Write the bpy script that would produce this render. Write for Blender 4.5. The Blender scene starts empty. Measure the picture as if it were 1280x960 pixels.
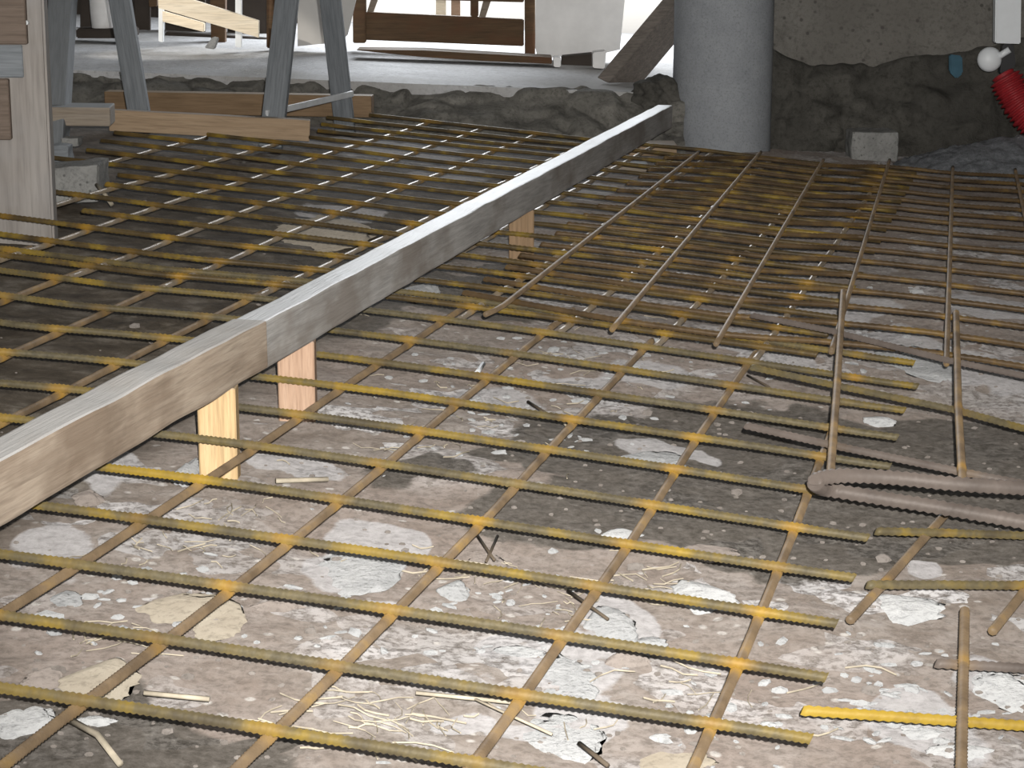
import bpy, bmesh, math, random
from mathutils import Vector, Matrix, noise
random.seed(7)
SC = bpy.context.scene
COL = SC.collection
# ------------------------------------------------------------------ camera
F_PX, TILT, CAM_H, SLOPE = 2663.1967, 1.341987, 0.6159937, -0.0793148
cam_d = bpy.data.cameras.new('camera'); cam = bpy.data.objects.new('camera', cam_d); COL.objects.link(cam)
cam.location = (0, 0, CAM_H); cam.rotation_euler = (TILT, 0, 0)
cam_d.sensor_width = 36.0; cam_d.lens = F_PX / 1280 * 36.0; cam_d.clip_end = 200; cam_d.clip_start = .02
SC.camera = cam
RW = Matrix.Rotation(TILT, 3, 'X')
CAM = Vector((0, 0, CAM_H))
def ray(px, py): return RW @ Vector(((px - 640) / F_PX, (480 - py) / F_PX, -1))
def at(px, py, off=0.0):          # point seen at a pixel on the sloping site plane, raised by off
    d = ray(px, py); k = (off - CAM_H) / (d.z - SLOPE * d.x); return CAM + d * k
def aty(px, py, Y):               # point seen at a pixel, Y metres ahead
    d = ray(px, py); return CAM + d * (Y / d.y)
GOFF = -0.055
def smooth(a, b, x):
    t = min(1, max(0, (x - a) / (b - a))); return t * t * (3 - 2 * t)
def gbase(x, y): return SLOPE * x + GOFF + .018 * smooth(.15, .6, x - (y - 1.7) * .12)
def ground(x, y):
    p = Vector((x, y, 0))
    z = gbase(x, y)
    z += .010 * noise.noise(p * 2.3) + .005 * noise.noise(p * 7 + Vector((3, 1, 0)))
    z += .0035 * noise.noise(p * 24) + .002 * noise.noise(p * 60)
    return z

# ------------------------------------------------------------------ materials
class N:
    def __init__(s, name):
        s.m = bpy.data.materials.new(name); s.m.use_nodes = True
        s.t = s.m.node_tree; s.b = s.t.nodes['Principled BSDF']
    def n(s, k, **kw):
        x = s.t.nodes.new(k)
        for a, v in kw.items():
            if a.startswith('i_'): x.inputs[a[2:].replace('_', ' ')].default_value = v
            else: setattr(x, a, v)
        return x
    def l(s, a, b): s.t.links.new(a, b)
    def noise(s, co, scale, detail=4, rough=.6, mapscale=None):
        if mapscale:
            mp = s.n('ShaderNodeMapping'); mp.inputs['Scale'].default_value = mapscale; s.l(co, mp.inputs['Vector']); co = mp.outputs[0]
        x = s.n('ShaderNodeTexNoise'); x.inputs['Scale'].default_value = scale; x.inputs['Detail'].default_value = detail; x.inputs['Roughness'].default_value = rough
        s.l(co, x.inputs['Vector']); return x.outputs['Fac']
    def ramp(s, fac, stops):
        r = s.n('ShaderNodeValToRGB'); e = r.color_ramp.elements
        while len(e) < len(stops): e.new(.5)
        for el, (p, c) in zip(e, stops):
            el.position = p; el.color = (c if hasattr(c, '__len__') else (c, c, c)) + ((1,) if not hasattr(c, '__len__') or len(c) == 3 else ()) if hasattr(c, '__len__') else (c, c, c, 1)
        s.l(fac, r.inputs['Fac']); return r.outputs['Color']
    def mix(s, fac, a, b, mode='MIX'):
        x = s.n('ShaderNodeMix', data_type='RGBA', blend_type=mode)
        for sock, v in ((x.inputs['Factor'], fac), (x.inputs[6], a), (x.inputs[7], b)):
            if hasattr(v, 'default_value') or hasattr(v, 'is_linked'): s.l(v, sock)
            elif hasattr(v, '__len__'): sock.default_value = tuple(v) + ((1,) if len(v) == 3 else ())
            else: sock.default_value = v
        return x.outputs[2]
    def math(s, op, a, b=0.0):
        x = s.n('ShaderNodeMath', operation=op, use_clamp=True)
        for i, v in enumerate((a, b)):
            if isinstance(v, (int, float)): x.inputs[i].default_value = v
            else: s.l(v, x.inputs[i])
        return x.outputs[0]
    def obj(s): return s.n('ShaderNodeTexCoord').outputs['Object']
    def pos(s): return s.n('ShaderNodeNewGeometry').outputs['Position']
    def attr(s, name): return s.n('ShaderNodeAttribute', attribute_name=name).outputs['Fac']
    def upness(s):
        g = s.n('ShaderNodeNewGeometry'); sp = s.n('ShaderNodeSeparateXYZ'); s.l(g.outputs['Normal'], sp.inputs[0]); return sp.outputs['Z']
    def bump(s, h, strength=.3, dist=.01):
        b = s.n('ShaderNodeBump'); b.inputs['Strength'].default_value = strength; b.inputs['Distance'].default_value = dist
        s.l(h, b.inputs['Height']); s.l(b.outputs[0], s.b.inputs['Normal'])
    def fin(s, col=None, rough=.8, spec=.3, metal=0):
        if col is not None:
            if hasattr(col, 'is_linked'): s.l(col, s.b.inputs['Base Color'])
            else: s.b.inputs['Base Color'].default_value = tuple(col) + (1,)
        s.b.inputs['Roughness'].default_value = rough; s.b.inputs['Specular IOR Level'].default_value = spec; s.b.inputs['Metallic'].default_value = metal
        return s.m

def m_ground():
    s = N('dusty_rubble_ground'); p = s.pos()
    big = s.noise(p, 3.2, 5); mid = s.noise(p, 16, 6, .7); fine = s.noise(p, 85, 5, .75)
    base = s.ramp(mid, [(.30, (.27, .23, .195)), (.48, (.41, .37, .335)), (.68, (.54, .51, .48))])
    base = s.mix(s.ramp(big, [(.38, 0.), (.62, 1.)]), base, s.mix(.55, base, (.46, .39, .35)))
    # flakes of plaster and mortar trodden into the dust
    w = s.n('ShaderNodeTexNoise'); w.inputs['Scale'].default_value = 11; s.l(p, w.inputs['Vector'])
    wp = s.mix(.09, p, w.outputs['Color'], 'ADD')
    v = s.n('ShaderNodeTexVoronoi', feature='F1'); v.inputs['Scale'].default_value = 13; s.l(wp, v.inputs['Vector'])
    vc = s.n('ShaderNodeSeparateColor'); s.l(v.outputs['Color'], vc.inputs[0])
    flake = s.math('MULTIPLY', s.ramp(vc.outputs[0], [(.62, 0.), (.66, 1.)]), s.ramp(s.noise(p, 2.6, 4), [(.42, .05), (.6, 1.)]))
    flake = s.math('MULTIPLY', flake, s.ramp(fine, [(.3, .35), (.5, 1.)]))
    base = s.mix(flake, base, s.mix(vc.outputs[1], (.66, .67, .68), (.92, .93, .95)))
    v2 = s.n('ShaderNodeTexVoronoi', feature='F1'); v2.inputs['Scale'].default_value = 60; s.l(p, v2.inputs['Vector'])
    v2c = s.n('ShaderNodeSeparateColor'); s.l(v2.outputs['Color'], v2c.inputs[0])
    crumb = s.math('MULTIPLY', s.ramp(v2c.outputs[0], [(.80, 0.), (.83, 1.)]), s.ramp(v2.outputs['Distance'], [(.22, 1.), (.34, 0.)]))
    base = s.mix(crumb, base, (.74, .73, .70))
    base = s.mix(s.ramp(fine, [(.36, .65), (.56, 0.)]), base, (.19, .165, .145))
    damp = s.attr('damp'); pale = s.attr('pale'); earth = s.attr('earth')
    edge = s.math('ADD', damp, s.math('MULTIPLY', s.math('SUBTRACT', mid, .5), 1.1))
    dcol = s.ramp(fine, [(.34, (.085, .078, .066)), (.6, (.19, .178, .16)), (.78, (.36, .35, .33))])
    base = s.mix(s.ramp(edge, [(.40, 0.), (.56, .93)]), base, dcol)
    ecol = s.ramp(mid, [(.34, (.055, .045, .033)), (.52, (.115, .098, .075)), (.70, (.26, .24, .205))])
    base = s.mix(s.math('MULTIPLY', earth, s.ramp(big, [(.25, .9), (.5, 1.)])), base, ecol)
    pe = s.math('ADD', pale, s.math('SUBTRACT', s.math('MULTIPLY', mid, 1.9), .95))
    base = s.mix(s.ramp(pe, [(.45, 0.), (.58, .9)]), base, s.ramp(fine, [(.3, (.46, .46, .47)), (.6, (.72, .73, .75))]))
    s.bump(s.math('ADD', s.math('MULTIPLY', fine, .6), s.math('MULTIPLY', flake, .35)), .55, .008)
    base = s.mix(1.0, base, (.42, .405, .40), 'MULTIPLY')
    s.b.inputs['Diffuse Roughness'].default_value = 1.0
    return s.fin(base, .9, .2)

def m_rebar(kind):
    s = N('rusty_rebar_' + kind); p = s.pos()
    n1 = s.noise(p, 16, 4, .65); n2 = s.noise(p, 120, 3, .6); n3 = s.noise(p, 2.2, 2)
    if kind == 'cross':
        c = s.ramp(n1, [(.36, (.13, .11, .075)), (.48, (.24, .20, .105)), (.58, (.42, .31, .07)), (.70, (.60, .43, .07))])
        grey = s.ramp(n2, [(.3, (.13, .12, .09)), (.7, (.30, .27, .19))])
        c = s.mix(s.ramp(n3, [(.40, 0.), (.62, .9)]), c, grey)
        rough, metal = .62, .15
    elif kind == 'long':
        c = s.ramp(n1, [(.34, (.15, .115, .08)), (.55, (.26, .20, .135)), (.72, (.38, .27, .12))])
        rough, metal = .6, .1
    elif kind == 'gleam':
        c = s.ramp(n1, [(.34, (.17, .14, .11)), (.6, (.30, .25, .19))])
        rough, metal = .40, .3
    elif kind == 'brown':
        c = s.ramp(n1, [(.34, (.085, .06, .035)), (.55, (.16, .11, .06)), (.74, (.30, .20, .055))])
        rough, metal = .55, .2
    elif kind == 'olive':
        c = s.ramp(n1, [(.34, (.075, .055, .03)), (.52, (.14, .10, .045)), (.62, (.27, .19, .04)), (.76, (.42, .30, .05))])
        rough, metal = .55, .2
    elif kind == 'yellow':
        c = s.ramp(n1, [(.30, (.30, .20, .05)), (.5, (.60, .42, .055)), (.7, (.68, .50, .09))])
        rough, metal = .6, .1
    else:
        c = s.ramp(n1, [(.3, (.17, .145, .13)), (.7, (.30, .26, .235))]); rough, metal = .6, .15
    wf = s.math('MULTIPLY', s.attr('weld'), s.ramp(s.noise(p, 14, 2), [(.36, .1), (.62, .9)]))
    c = s.mix(1.0, c, {'cross': (.42, .395, .34), 'long': (.56, .52, .47), 'olive': (.62, .60, .55), 'brown': (.62, .58, .52), 'gleam': (.8, .8, .8)}.get(kind, (.46, .44, .43)), 'MULTIPLY')
    c = s.mix(wf, c, s.mix(n2, (.30, .14, .014), (.40, .25, .025)))
    s.bump(n2, .35, .002)
    s.b.inputs['Diffuse Roughness'].default_value = .8
    return s.fin(c, rough, .35, metal)

def m_wood(name, c1, c2, dust=.0, dust_sheen_col=(.50, .52, .54), scale=1.0, stain=None, rough=.75, axis=0):
    s = N(name); o = s.obj()
    sw = (lambda a, b: (a, b, b)) if axis == 0 else (lambda a, b: (b, b, a))
    g = s.noise(o, 9 * scale, 5, .65, sw(.6, 9)); g2 = s.noise(o, 40 * scale, 3, .6, sw(.35, 6)); b = s.noise(o, 5 * scale, 4, .6, (1, 2, 2))
    c = s.ramp(g, [(.3, c1), (.7, c2)])
    c = s.mix(s.ramp(g2, [(.32, .45), (.55, 0.)]), c, tuple(x * .55 for x in c1))
    if stain: c = s.mix(s.ramp(b, [(.46, 0.), (.62, .8)]), c, stain)
    if dust:
        up = s.ramp(s.upness(), [(.55, 0.), (.85, 1.)])
        d = s.math('MULTIPLY', up, s.math('MULTIPLY', s.ramp(b, [(.25, .65), (.5, 1.)]), dust))
        c = s.mix(d, c, s.mix(g2, tuple(x * .8 for x in dust_sheen_col), dust_sheen_col))
    s.bump(g2, .3, .003)
    return s.fin(c, rough, .25)

def m_stone(name, c1, c2, scale=14, pores=0, rough=.9, bump=.5, stain=None, dist=.01, chalky=0.0):
    s = N(name); s.b.inputs['Diffuse Roughness'].default_value = chalky; p = s.pos()
    a = s.noise(p, scale, 6, .68); f = s.noise(p, scale * 7, 4, .7)
    c = s.ramp(a, [(.3, c1), (.7, c2)])
    c = s.mix(s.ramp(f, [(.34, .5), (.5, 0.)]), c, tuple(x * .55 for x in c1))
    if pores:
        v = s.n('ShaderNodeTexVoronoi'); v.inputs['Scale'].default_value = pores; s.l(p, v.inputs['Vector'])
        c = s.mix(s.ramp(v.outputs['Distance'], [(.10, .75), (.2, 0.)]), c, tuple(x * .4 for x in c1))
    if stain: c = s.mix(s.ramp(s.noise(p, scale * .25, 4), [(.45, 0.), (.65, .85)]), c, stain)
    s.bump(s.math('ADD', a, s.math('MULTIPLY', f, .5)), bump, dist)
    return s.fin(c, rough, .2)
def m_plain(name, c, rough=.6, spec=.3, var=.15, scale=30):
    s = N(name); f = s.noise(s.obj(), scale, 4)
    return s.fin(s.ramp(f, [(.3, tuple(x * (1 - var) for x in c)), (.7, tuple(min(1, x * (1 + var)) for x in c))]), rough, spec)

M = dict(
    ground=m_ground(), cross=m_rebar('cross'), long=m_rebar('long'), gleam=m_rebar('gleam'), brown=m_rebar('brown'), olive=m_rebar('olive'), yellow=m_rebar('yellow'), steel=m_rebar('grey'),
    batten_front=m_wood('weathered_batten_beige', (.30, .235, .18), (.46, .385, .31), .95, (.66, .65, .64), 1, (.20, .15, .11)),  # top dust, lightened to paint in some sky light
    batten_back=m_wood('weathered_batten_grey', (.36, .35, .34), (.55, .535, .52), 1.0, (.86, .88, .91), 1, (.25, .22, .195), .5),  # top dust whose pale bluish tone also paints in the sky sheen
    peg=m_wood('fresh_pine', (.42, .29, .15), (.56, .41, .235), .3, scale=1.4),
    peg_pink=m_wood('pinkish_pine', (.34, .22, .15), (.46, .32, .23), .3, scale=1.4),
    post=m_wood('grey_post_wood', (.215, .195, .18), (.30, .28, .262), 0, scale=.5, stain=(.255, .245, .24), axis=2),
    post_dark=m_wood('dark_cleat_wood', (.12, .09, .07), (.18, .14, .115)),
    board=m_wood('pale_board', (.29, .205, .13), (.38, .28, .185), .25),
    board_brown=m_wood('brown_board', (.19, .125, .07), (.26, .175, .105), .5, (.40, .34, .26)),
    board_grey=m_wood('greyed_board', (.24, .195, .15), (.31, .27, .225), .9, (.42, .44, .46)),
    sun_board=m_wood('sunlit_pine', (.78, .67, .51), (.90, .81, .66)),  # sunlight on the wood is painted in as extra paleness
    frame=m_wood('dark_brown_frame_wood', (.075, .045, .024), (.13, .08, .042), .3, (.17, .14, .10), stain=(.11, .052, .026)),
    plank=m_wood('leaning_plank_wood', (.115, .10, .088), (.19, .165, .145)),
    trestle=m_wood('blue_grey_trestle_paint', (.15, .165, .18), (.215, .232, .25), .3),
    strap=m_plain('pale_metal_strap', (.52, .54, .56), .45),
    column=m_stone('grey_cast_concrete', (.255, .27, .292), (.315, .33, .352), 26, 0, .85, .12, None, .003),
    wall=m_stone('rough_grey_plaster', (.15, .142, .128), (.235, .225, .205), 10, 30, .95, .8, (.12, .112, .10), .02),
    rock=m_stone('dark_damp_rock', (.085, .081, .072), (.27, .26, .236), 12, 0, .95, .6, (.10, .097, .088), .012),
    rock_dark=m_stone('dark_damp_footing', (.042, .040, .035), (.115, .11, .098), 11, 0, .95, .6, (.05, .048, .043), .012),
    slab=m_stone('dusty_grey_slab', (.44, .44, .45), (.62, .63, .65), 9, 0, .8, .8, (.34, .33, .315)),
    concrete=m_stone('grey_concrete_block', (.19, .19, .185), (.30, .30, .29), 18, 60, .9, .5),
    gravel=m_stone('blue_grey_gravel', (.15, .16, .175), (.33, .345, .37), 60, 0, .95, 1),
    white_chunk=m_stone('white_plaster_chunk', (.31, .315, .32), (.43, .435, .44), 22, 0, .9, .6, chalky=.9),
    grey_chunk=m_stone('pale_grey_mortar', (.24, .245, .25), (.36, .365, .37), 22, 0, .9, .7, chalky=.9),
    tan_chunk=m_stone('tan_sandstone', (.22, .19, .15), (.30, .27, .22), 16, 0, .9, .4, chalky=.9),
    pink_chunk=m_stone('rosy_stone', (.17, .145, .13), (.25, .22, .20), 16, 0, .9, .5, chalky=.9),
    pale_yard=m_plain('pale_concrete_yard', (.80, .79, .77), .9, .2, .04, 1),
    panel=m_plain('milky_white_sheet', (.76, .755, .75), .55, .3, .1, 9),
    plate=m_plain('pale_grey_sheet', (.46, .45, .435), .6, .3, .1, 5),
    white=m_plain('white_plastic', (.74, .77, .80), .4, .4, .03),
    black=m_plain('black_plastic', (.018, .018, .02), .4, .4),
    red=m_plain('red_ribbed_plastic', (.30, .022, .028), .45, .4),
    blue=m_plain('faded_blue_cloth', (.05, .115, .16), .8),
    dark=m_plain('dark_boarding', (.055, .045, .038), .8, .2, .3, 6),
    dull_crumb=m_stone('dull_mortar_crumbs', (.12, .105, .095), (.22, .20, .185), 22, 0, .9, .4, chalky=.9),
    straw=m_plain('dry_straw', (.34, .30, .235), .8, .2, .3, 40),
    twig=m_plain('dark_twig', (.09, .07, .05), .8),
    chip=m_plain('fresh_wood_chip', (.70, .62, .48), .8),
    plaster=m_stone('grey_ceiling_concrete', (.20, .195, .185), (.28, .275, .26), 4, 0, .95, .2),
)

# ------------------------------------------------------------------ object helpers
def link(name, me, mat, parent=None, loc=None, rot=None):
    o = bpy.data.objects.new(name, me)
    if mat is not None: me.materials.append(mat)
    COL.objects.link(o)
    if parent is not None: o.parent = parent
    if loc is not None: o.location = loc
    if rot is not None: o.rotation_euler = rot
    return o
def mesh_from(verts, faces, name='m', smooth_=False):
    me = bpy.data.meshes.new(name); me.from_pydata([tuple(v) for v in verts], [], faces); me.update()
    if smooth_:
        for p in me.polygons: p.use_smooth = True
    return me
def bm_mesh(bm, name='m', smooth_=False):
    bmesh.ops.recalc_face_normals(bm, faces=bm.faces[:])
    me = bpy.data.meshes.new(name); bm.to_mesh(me); bm.free()
    if smooth_:
        for p in me.polygons: p.use_smooth = True
    return me
def tag(o, label, cat, group=None, kind=None):
    o['label'] = label; o['category'] = cat
    if group: o['group'] = group
    if kind: o['kind'] = kind
    return o
def empty(name, loc, label, cat, group=None):
    o = bpy.data.objects.new(name, None); COL.objects.link(o); o.location = loc; o.empty_display_size = .05
    return tag(o, label, cat, group)
def structure(o): o['kind'] = 'structure'; return o

def tube_mesh(pts, r, ribs=None, sides=8, origin=Vector((0, 0, 0)), welds=(), wr=.014):
    """round bar along pts; ribs = spacing of the raised transverse ribs"""
    pts = [Vector(p) for p in pts]
    # resample
    L = [0]
    for a, b in zip(pts, pts[1:]): L.append(L[-1] + (b - a).length)
    tot = L[-1]; step = (ribs / 2) if ribs else .04
    n = max(2, int(tot / step)); out = []; k = 0
    for i in range(n + 1):
        s = tot * i / n
        while k < len(pts) - 2 and s > L[k + 1]: k += 1
        t = (s - L[k]) / max(1e-9, L[k + 1] - L[k])
        out.append(pts[k].lerp(pts[k + 1], t))
    verts, faces, weld = [], [], []
    for i, p in enumerate(out):
        d = (out[min(n, i + 1)] - out[max(0, i - 1)]).normalized()
        sx = d.cross(Vector((0, 0, 1)));
        if sx.length < .05: sx = d.cross(Vector((1, 0, 0)))
        sx.normalize(); sy = sx.cross(d).normalized()
        w = 0
        for q in welds:
            dd = (p - q).length
            if dd < 4 * wr: w = max(w, math.exp(-(dd / wr) ** 2) * (.35 + .65 * abs(noise.noise(q * 41))**.5))
        rr = r * ((1.10 if i % 2 else .86) if ribs else 1.0) * (1 + .18 * w)
        for j in range(sides):
            a = 2 * math.pi * j / sides
            off = d * (r * .35 * math.sin(a) if ribs else 0)
            verts.append(p + sx * math.cos(a) * rr + sy * math.sin(a) * rr + off - origin); weld.append(w)
    for i in range(n):
        for j in range(sides):
            a, b = i * sides + j, i * sides + (j + 1) % sides
            faces.append((a, b, b + sides, a + sides))
    faces.append(tuple(range(sides))[::-1]); faces.append(tuple(range(n * sides, (n + 1) * sides)))
    me = mesh_from(verts, faces, 'bar', True)
    at_ = me.attributes.new('weld', 'FLOAT', 'POINT'); at_.data.foreach_set('value', weld)
    return me
def box_mesh(sx, sy, sz, bev=.003, wob=0, cuts=0, seed=0):
    """box from x 0..sx, y -sy/2..sy/2, z 0..sz, bevelled and a little uneven"""
    bm = bmesh.new(); bmesh.ops.create_cube(bm, size=1)
    for v in bm.verts: v.co = Vector(((v.co.x + .5) * sx, v.co.y * sy, (v.co.z + .5) * sz))
    if bev: bmesh.ops.bevel(bm, geom=bm.edges[:], offset=bev, segments=2, affect='EDGES', profile=.6)
    if cuts:
        for k in range(1, cuts):
            x = sx * k / cuts
            bmesh.ops.bisect_plane(bm, geom=bm.verts[:] + bm.edges[:] + bm.faces[:], plane_co=(x, 0, 0), plane_no=(1, 0, 0))
    if wob:
        for v in bm.verts: v.co += Vector((0, noise.noise(v.co * 9 + Vector((seed, 0, 0))), noise.noise(v.co * 11 + Vector((0, seed, 5))))) * wob
    return bm_mesh(bm)
def timber(name, a, b, w, h, mat, parent=None, up=Vector((0, 0, 1)), cuts=0, wob=0, bev=.003, side=0.0, seed=0):
    """straight timber whose BOTTOM centre line runs a->b"""
    a, b = Vector(a), Vector(b); d = b - a; ln = d.length; d.normalize()
    y = up.cross(d).normalized(); z = d.cross(y)
    me = box_mesh(ln, w, h, bev, wob, cuts, seed)
    o = link(name, me, mat)
    mt = Matrix((d, y, z)).transposed().to_4x4(); mt.translation = a + y * side
    if parent is not None:
        o.parent = parent; o.matrix_basis = Matrix.Translation(-parent.location) @ mt
    else: o.matrix_basis = mt
    return o
def prism_y(pts_px, Y, depth, parent=None, name='board', mat=None, bev=.002):
    """plate whose front outline (seen outline) stands at distance Y and that is depth thick going away"""
    fr = [aty(px, py, Y) for px, py in pts_px]
    c = sum(fr, Vector()) / len(fr)
    org = parent.location if parent is not None else c
    bm = bmesh.new(); vs = [bm.verts.new(p - org) for p in fr]; f = bm.faces.new(vs)
    r = bmesh.ops.extrude_face_region(bm, geom=[f]); bmesh.ops.translate(bm, verts=[v for v in r['geom'] if isinstance(v, bmesh.types.BMVert)], vec=(0, depth, 0))
    bmesh.ops.recalc_face_normals(bm, faces=bm.faces[:])
    if bev: bmesh.ops.bevel(bm, geom=bm.edges[:], offset=bev, segments=2, affect='EDGES')
    o = link(name, bm_mesh(bm), mat, parent)
    if parent is None: o.location = c
    return o

# ------------------------------------------------------------------ setting
def inpoly_blob(blobs, x, y):
    best = 0
    q = Vector((x * 7, y * 5, 0)); q2 = Vector((x * 26, y * 19, 2))
    x += .055 * noise.noise(q) + .02 * noise.noise(q2); y += .10 * noise.noise(q + Vector((5, 5, 5))) + .035 * noise.noise(q2 + Vector((5, 5, 5)))
    for (cx, cy, ax, ay, st) in blobs:
        d = math.hypot((x - cx) / ax, (y - cy) / ay)
        if d < 1.6: best = max(best, st * (1 - smooth(.55, 1.45, d)))
    return best
def blob(px, py, rx, ry, st=1.0):
    c = at(px, py, GOFF); e = at(px + rx, py, GOFF); f = at(px, py - ry, GOFF)
    return (c.x, c.y, abs(e.x - c.x), abs(f.y - c.y), st)
DAMP = [blob(*b) for b in [(800, 560, 150, 45), (930, 560, 120, 55), (700, 655, 110, 40), (860, 640, 150, 45), (1010, 650, 130, 55), (1130, 620, 130, 60), (1240, 590, 110, 60),
        (1200, 690, 110, 40), (160, 930, 200, 45), (40, 950, 80, 40), (550, 370, 120, 26), (430, 395, 60, 18), (640, 340, 60, 16), (1060, 545, 60, 30), (900, 700, 70, 25), (330, 905, 40, 15), (520, 590, 50, 14, .7), (620, 570, 60, 12, .7), (960, 640, 60, 60)]]
PALE = [blob(*b) for b in [(445, 690, 75, 40), (380, 580, 70, 20), (705, 830, 55, 40), (690, 905, 65, 32), (760, 770, 50, 32), (640, 795, 50, 14), (600, 890, 40, 22, .8), (1150, 455, 60, 32), (1240, 480, 50, 26, .9), (1030, 385, 90, 16, .9),
        (830, 565, 55, 12), (1255, 865, 45, 35), (1190, 930, 80, 35, .85), (950, 440, 60, 14, .9), (620, 500, 70, 22, .8), (720, 470, 60, 12, .7), (120, 590, 60, 30, .8), (60, 680, 60, 25, .7), (1000, 395, 60, 12, .9), (820, 470, 60, 14, .8),
        (700, 235, 60, 12), (640, 255, 40, 10, .8), (480, 185, 130, 12, .7), (560, 215, 60, 12, .7), (420, 265, 70, 14, .7), (930, 215, 120, 8, .5), (880, 300, 200, 12, .45), (1140, 730, 40, 15), (1250, 400, 60, 14, .8), (470, 760, 50, 16, .6), (560, 830, 60, 20, .5)]]
def beam_x(y): return -.436 + (y - 1.741) * .2274
xs = [-2.6 + .2 * i for i in range(5)] + [-1.6 + 3.2 * i / 330 for i in range(331)] + [1.8 + .2 * i for i in range(5)]
ys = [-3 + .4 * i for i in range(10)]
y = 1.0
while y < 6.6: ys.append(y); y += .0055 + .0035 * y
verts, damp, pale, earth = [], [], [], []
for yy in ys:
    for xx in xs:
        verts.append((xx, yy, ground(xx, yy) if -1.7 < xx < 1.9 and yy > .9 else gbase(xx, yy)))
        damp.append(inpoly_blob(DAMP, xx, yy)); pale.append(inpoly_blob(PALE, xx, yy))
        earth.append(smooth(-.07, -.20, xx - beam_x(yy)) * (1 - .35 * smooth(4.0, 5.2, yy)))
nx = len(xs)
faces = [(j * nx + i, j * nx + i + 1, (j + 1) * nx + i + 1, (j + 1) * nx + i) for j in range(len(ys) - 1) for i in range(nx - 1)]
gm = mesh_from(verts, faces, 'ground', True)
for nm, dat in (('damp', damp), ('pale', pale), ('earth', earth)):
    gm.attributes.new(nm, 'FLOAT', 'POINT').data.foreach_set('value', dat)
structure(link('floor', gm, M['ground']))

def rough_patch(name, P, nu, nv, amp, mat, scale=3, seed=0, smooth_=True, stones=0.0, ss=8):
    """uneven surface spanned by the function P(u,v) -> point, pushed about by noise"""
    vs = []
    for j in range(nv + 1):
        for i in range(nu + 1):
            p = P(i / nu, j / nv); q = p * scale + Vector((seed, seed * 2, 0))
            d = Vector((noise.noise(q), noise.noise(q + Vector((9, 2, 4))), noise.noise(q + Vector((1, 7, 3))) * .6))
            q2 = q * 3.7
            d += Vector((0, noise.noise(q2) * .5, noise.noise(q2 + Vector((4, 4, 4))) * .35))
            if stones:
                dist, cen = noise.voronoi(p * ss + d * .35)
                k = dist[1] - dist[0]
                d += Vector((0, -1, .25)) * (stones / amp) * (min(1, k * 3.2) ** .6 * (.5 + .5 * noise.noise(cen[0] * 3)))
            vs.append(p + d * amp)
    fs = [(j * (nu + 1) + i, j * (nu + 1) + i + 1, (j + 1) * (nu + 1) + i + 1, (j + 1) * (nu + 1) + i) for j in range(nv) for i in range(nu)]
    return link(name, mesh_from(vs, fs, name, smooth_), mat)
# raised slab behind the pit: edge profile follows the photo, the whole terrace falls gently to the right
def slab_z(x): return .076 - .040 * x
SX0, SX1, SY = -2.6, .72, 6.02
def low_rock(u, v):
    x = SX0 + (.47 - SX0) * u; zt = slab_z(x) - .012; zb = gbase(x, 5.9) - .06
    return Vector((x, 5.80 + .23 * v ** 1.5, zb + (zt - zb) * v))
structure(rough_patch('wall_low', low_rock, 320, 50, .035, M['rock'], 5.5, 3, True, .05, 8))
bm = bmesh.new()
n = 90; top0, top1, bot = [], [], []
for i in range(n + 1):
    x = SX0 + (SX1 - SX0) * i / n
    e = .012 * noise.noise(Vector((x * 9, 0, 0))) + .02 * noise.noise(Vector((x * 3, 4, 0)))
    if x > .30: e += .06 * (x - .30)
    top0.append(bm.verts.new((x, SY - .03 + e, slab_z(x) - .004))); bot.append(bm.verts.new((x, SY - .02 + e, slab_z(x) - .035 - .008 * noise.noise(Vector((x * 12, 2, 0))))))
    top1.append(bm.verts.new((x, 8.5, slab_z(x))))
for i in range(n):
    bm.faces.new((top0[i], top0[i + 1], top1[i + 1], top1[i])); bm.faces.new((bot[i], bot[i + 1], top0[i + 1], top0[i]))
structure(link('floor_upper', bm_mesh(bm), M['slab']))
# right back wall, plaster above and a bulging dark footing below
def wall_p(u, v):
    x = .70 + 1.98 * u; z = -.25 + 2.9 * v
    y = 6.24 + .02 * math.sin(x * 3)
    return Vector((x, y, z))
structure(rough_patch('wall_back', wall_p, 90, 120, .035, M['wall'], 3.1, 5))
def foot_p(u, v):
    x = .70 + 1.98 * u; zt = .165 - .05 * math.sin(u * 7 + .8) + .05 * noise.noise(Vector((x * 5, 1, 1))); zb = gbase(x, 6) - .08
    return Vector((x, 6.07 + .15 * v ** 1.3 + (.02 if v > .98 else 0), zb + (zt - zb) * v))
structure(rough_patch('wall_footing', foot_p, 200, 50, .045, M['rock_dark'], 5.0, 8, True, .05, 6))
def block(name, x0, x1, y0, y1, z0, z1, mat):
    bm = bmesh.new(); bmesh.ops.create_cube(bm, size=1)
    for v in bm.verts: v.co = Vector((x0 + (v.co.x + .5) * (x1 - x0), y0 + (v.co.y + .5) * (y1 - y0), z0 + (v.co.z + .5) * (z1 - z0)))
    return structure(link(name, bm_mesh(bm), mat))
structure(link('ground_outside', mesh_from([(-12, 8.5, .02), (12, 8.5, .02), (12, 60, -.4), (-12, 60, -.4)], [(0, 1, 2, 3)]), M['pale_yard']))
CEIL_Y = -.8
block('sky_block_ceiling', -2.8, 2.8, CEIL_Y, 8.5, 2.6, 2.8, M['plaster'])  # unseen, added to hold back sky light; front edge set for brightness
block('wall_left', -2.8, -2.6, -3, 8.5, -.4, 2.8, M['wall'])
block('wall_right', 2.6, 2.8, -3, 6.4, -.6, 2.8, M['wall'])
block('wall_far', -2.6, -.68, 8.3, 8.5, .0, 2.8, M['dark'])  # dark far boarding, its right end extended to shade the slab
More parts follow.
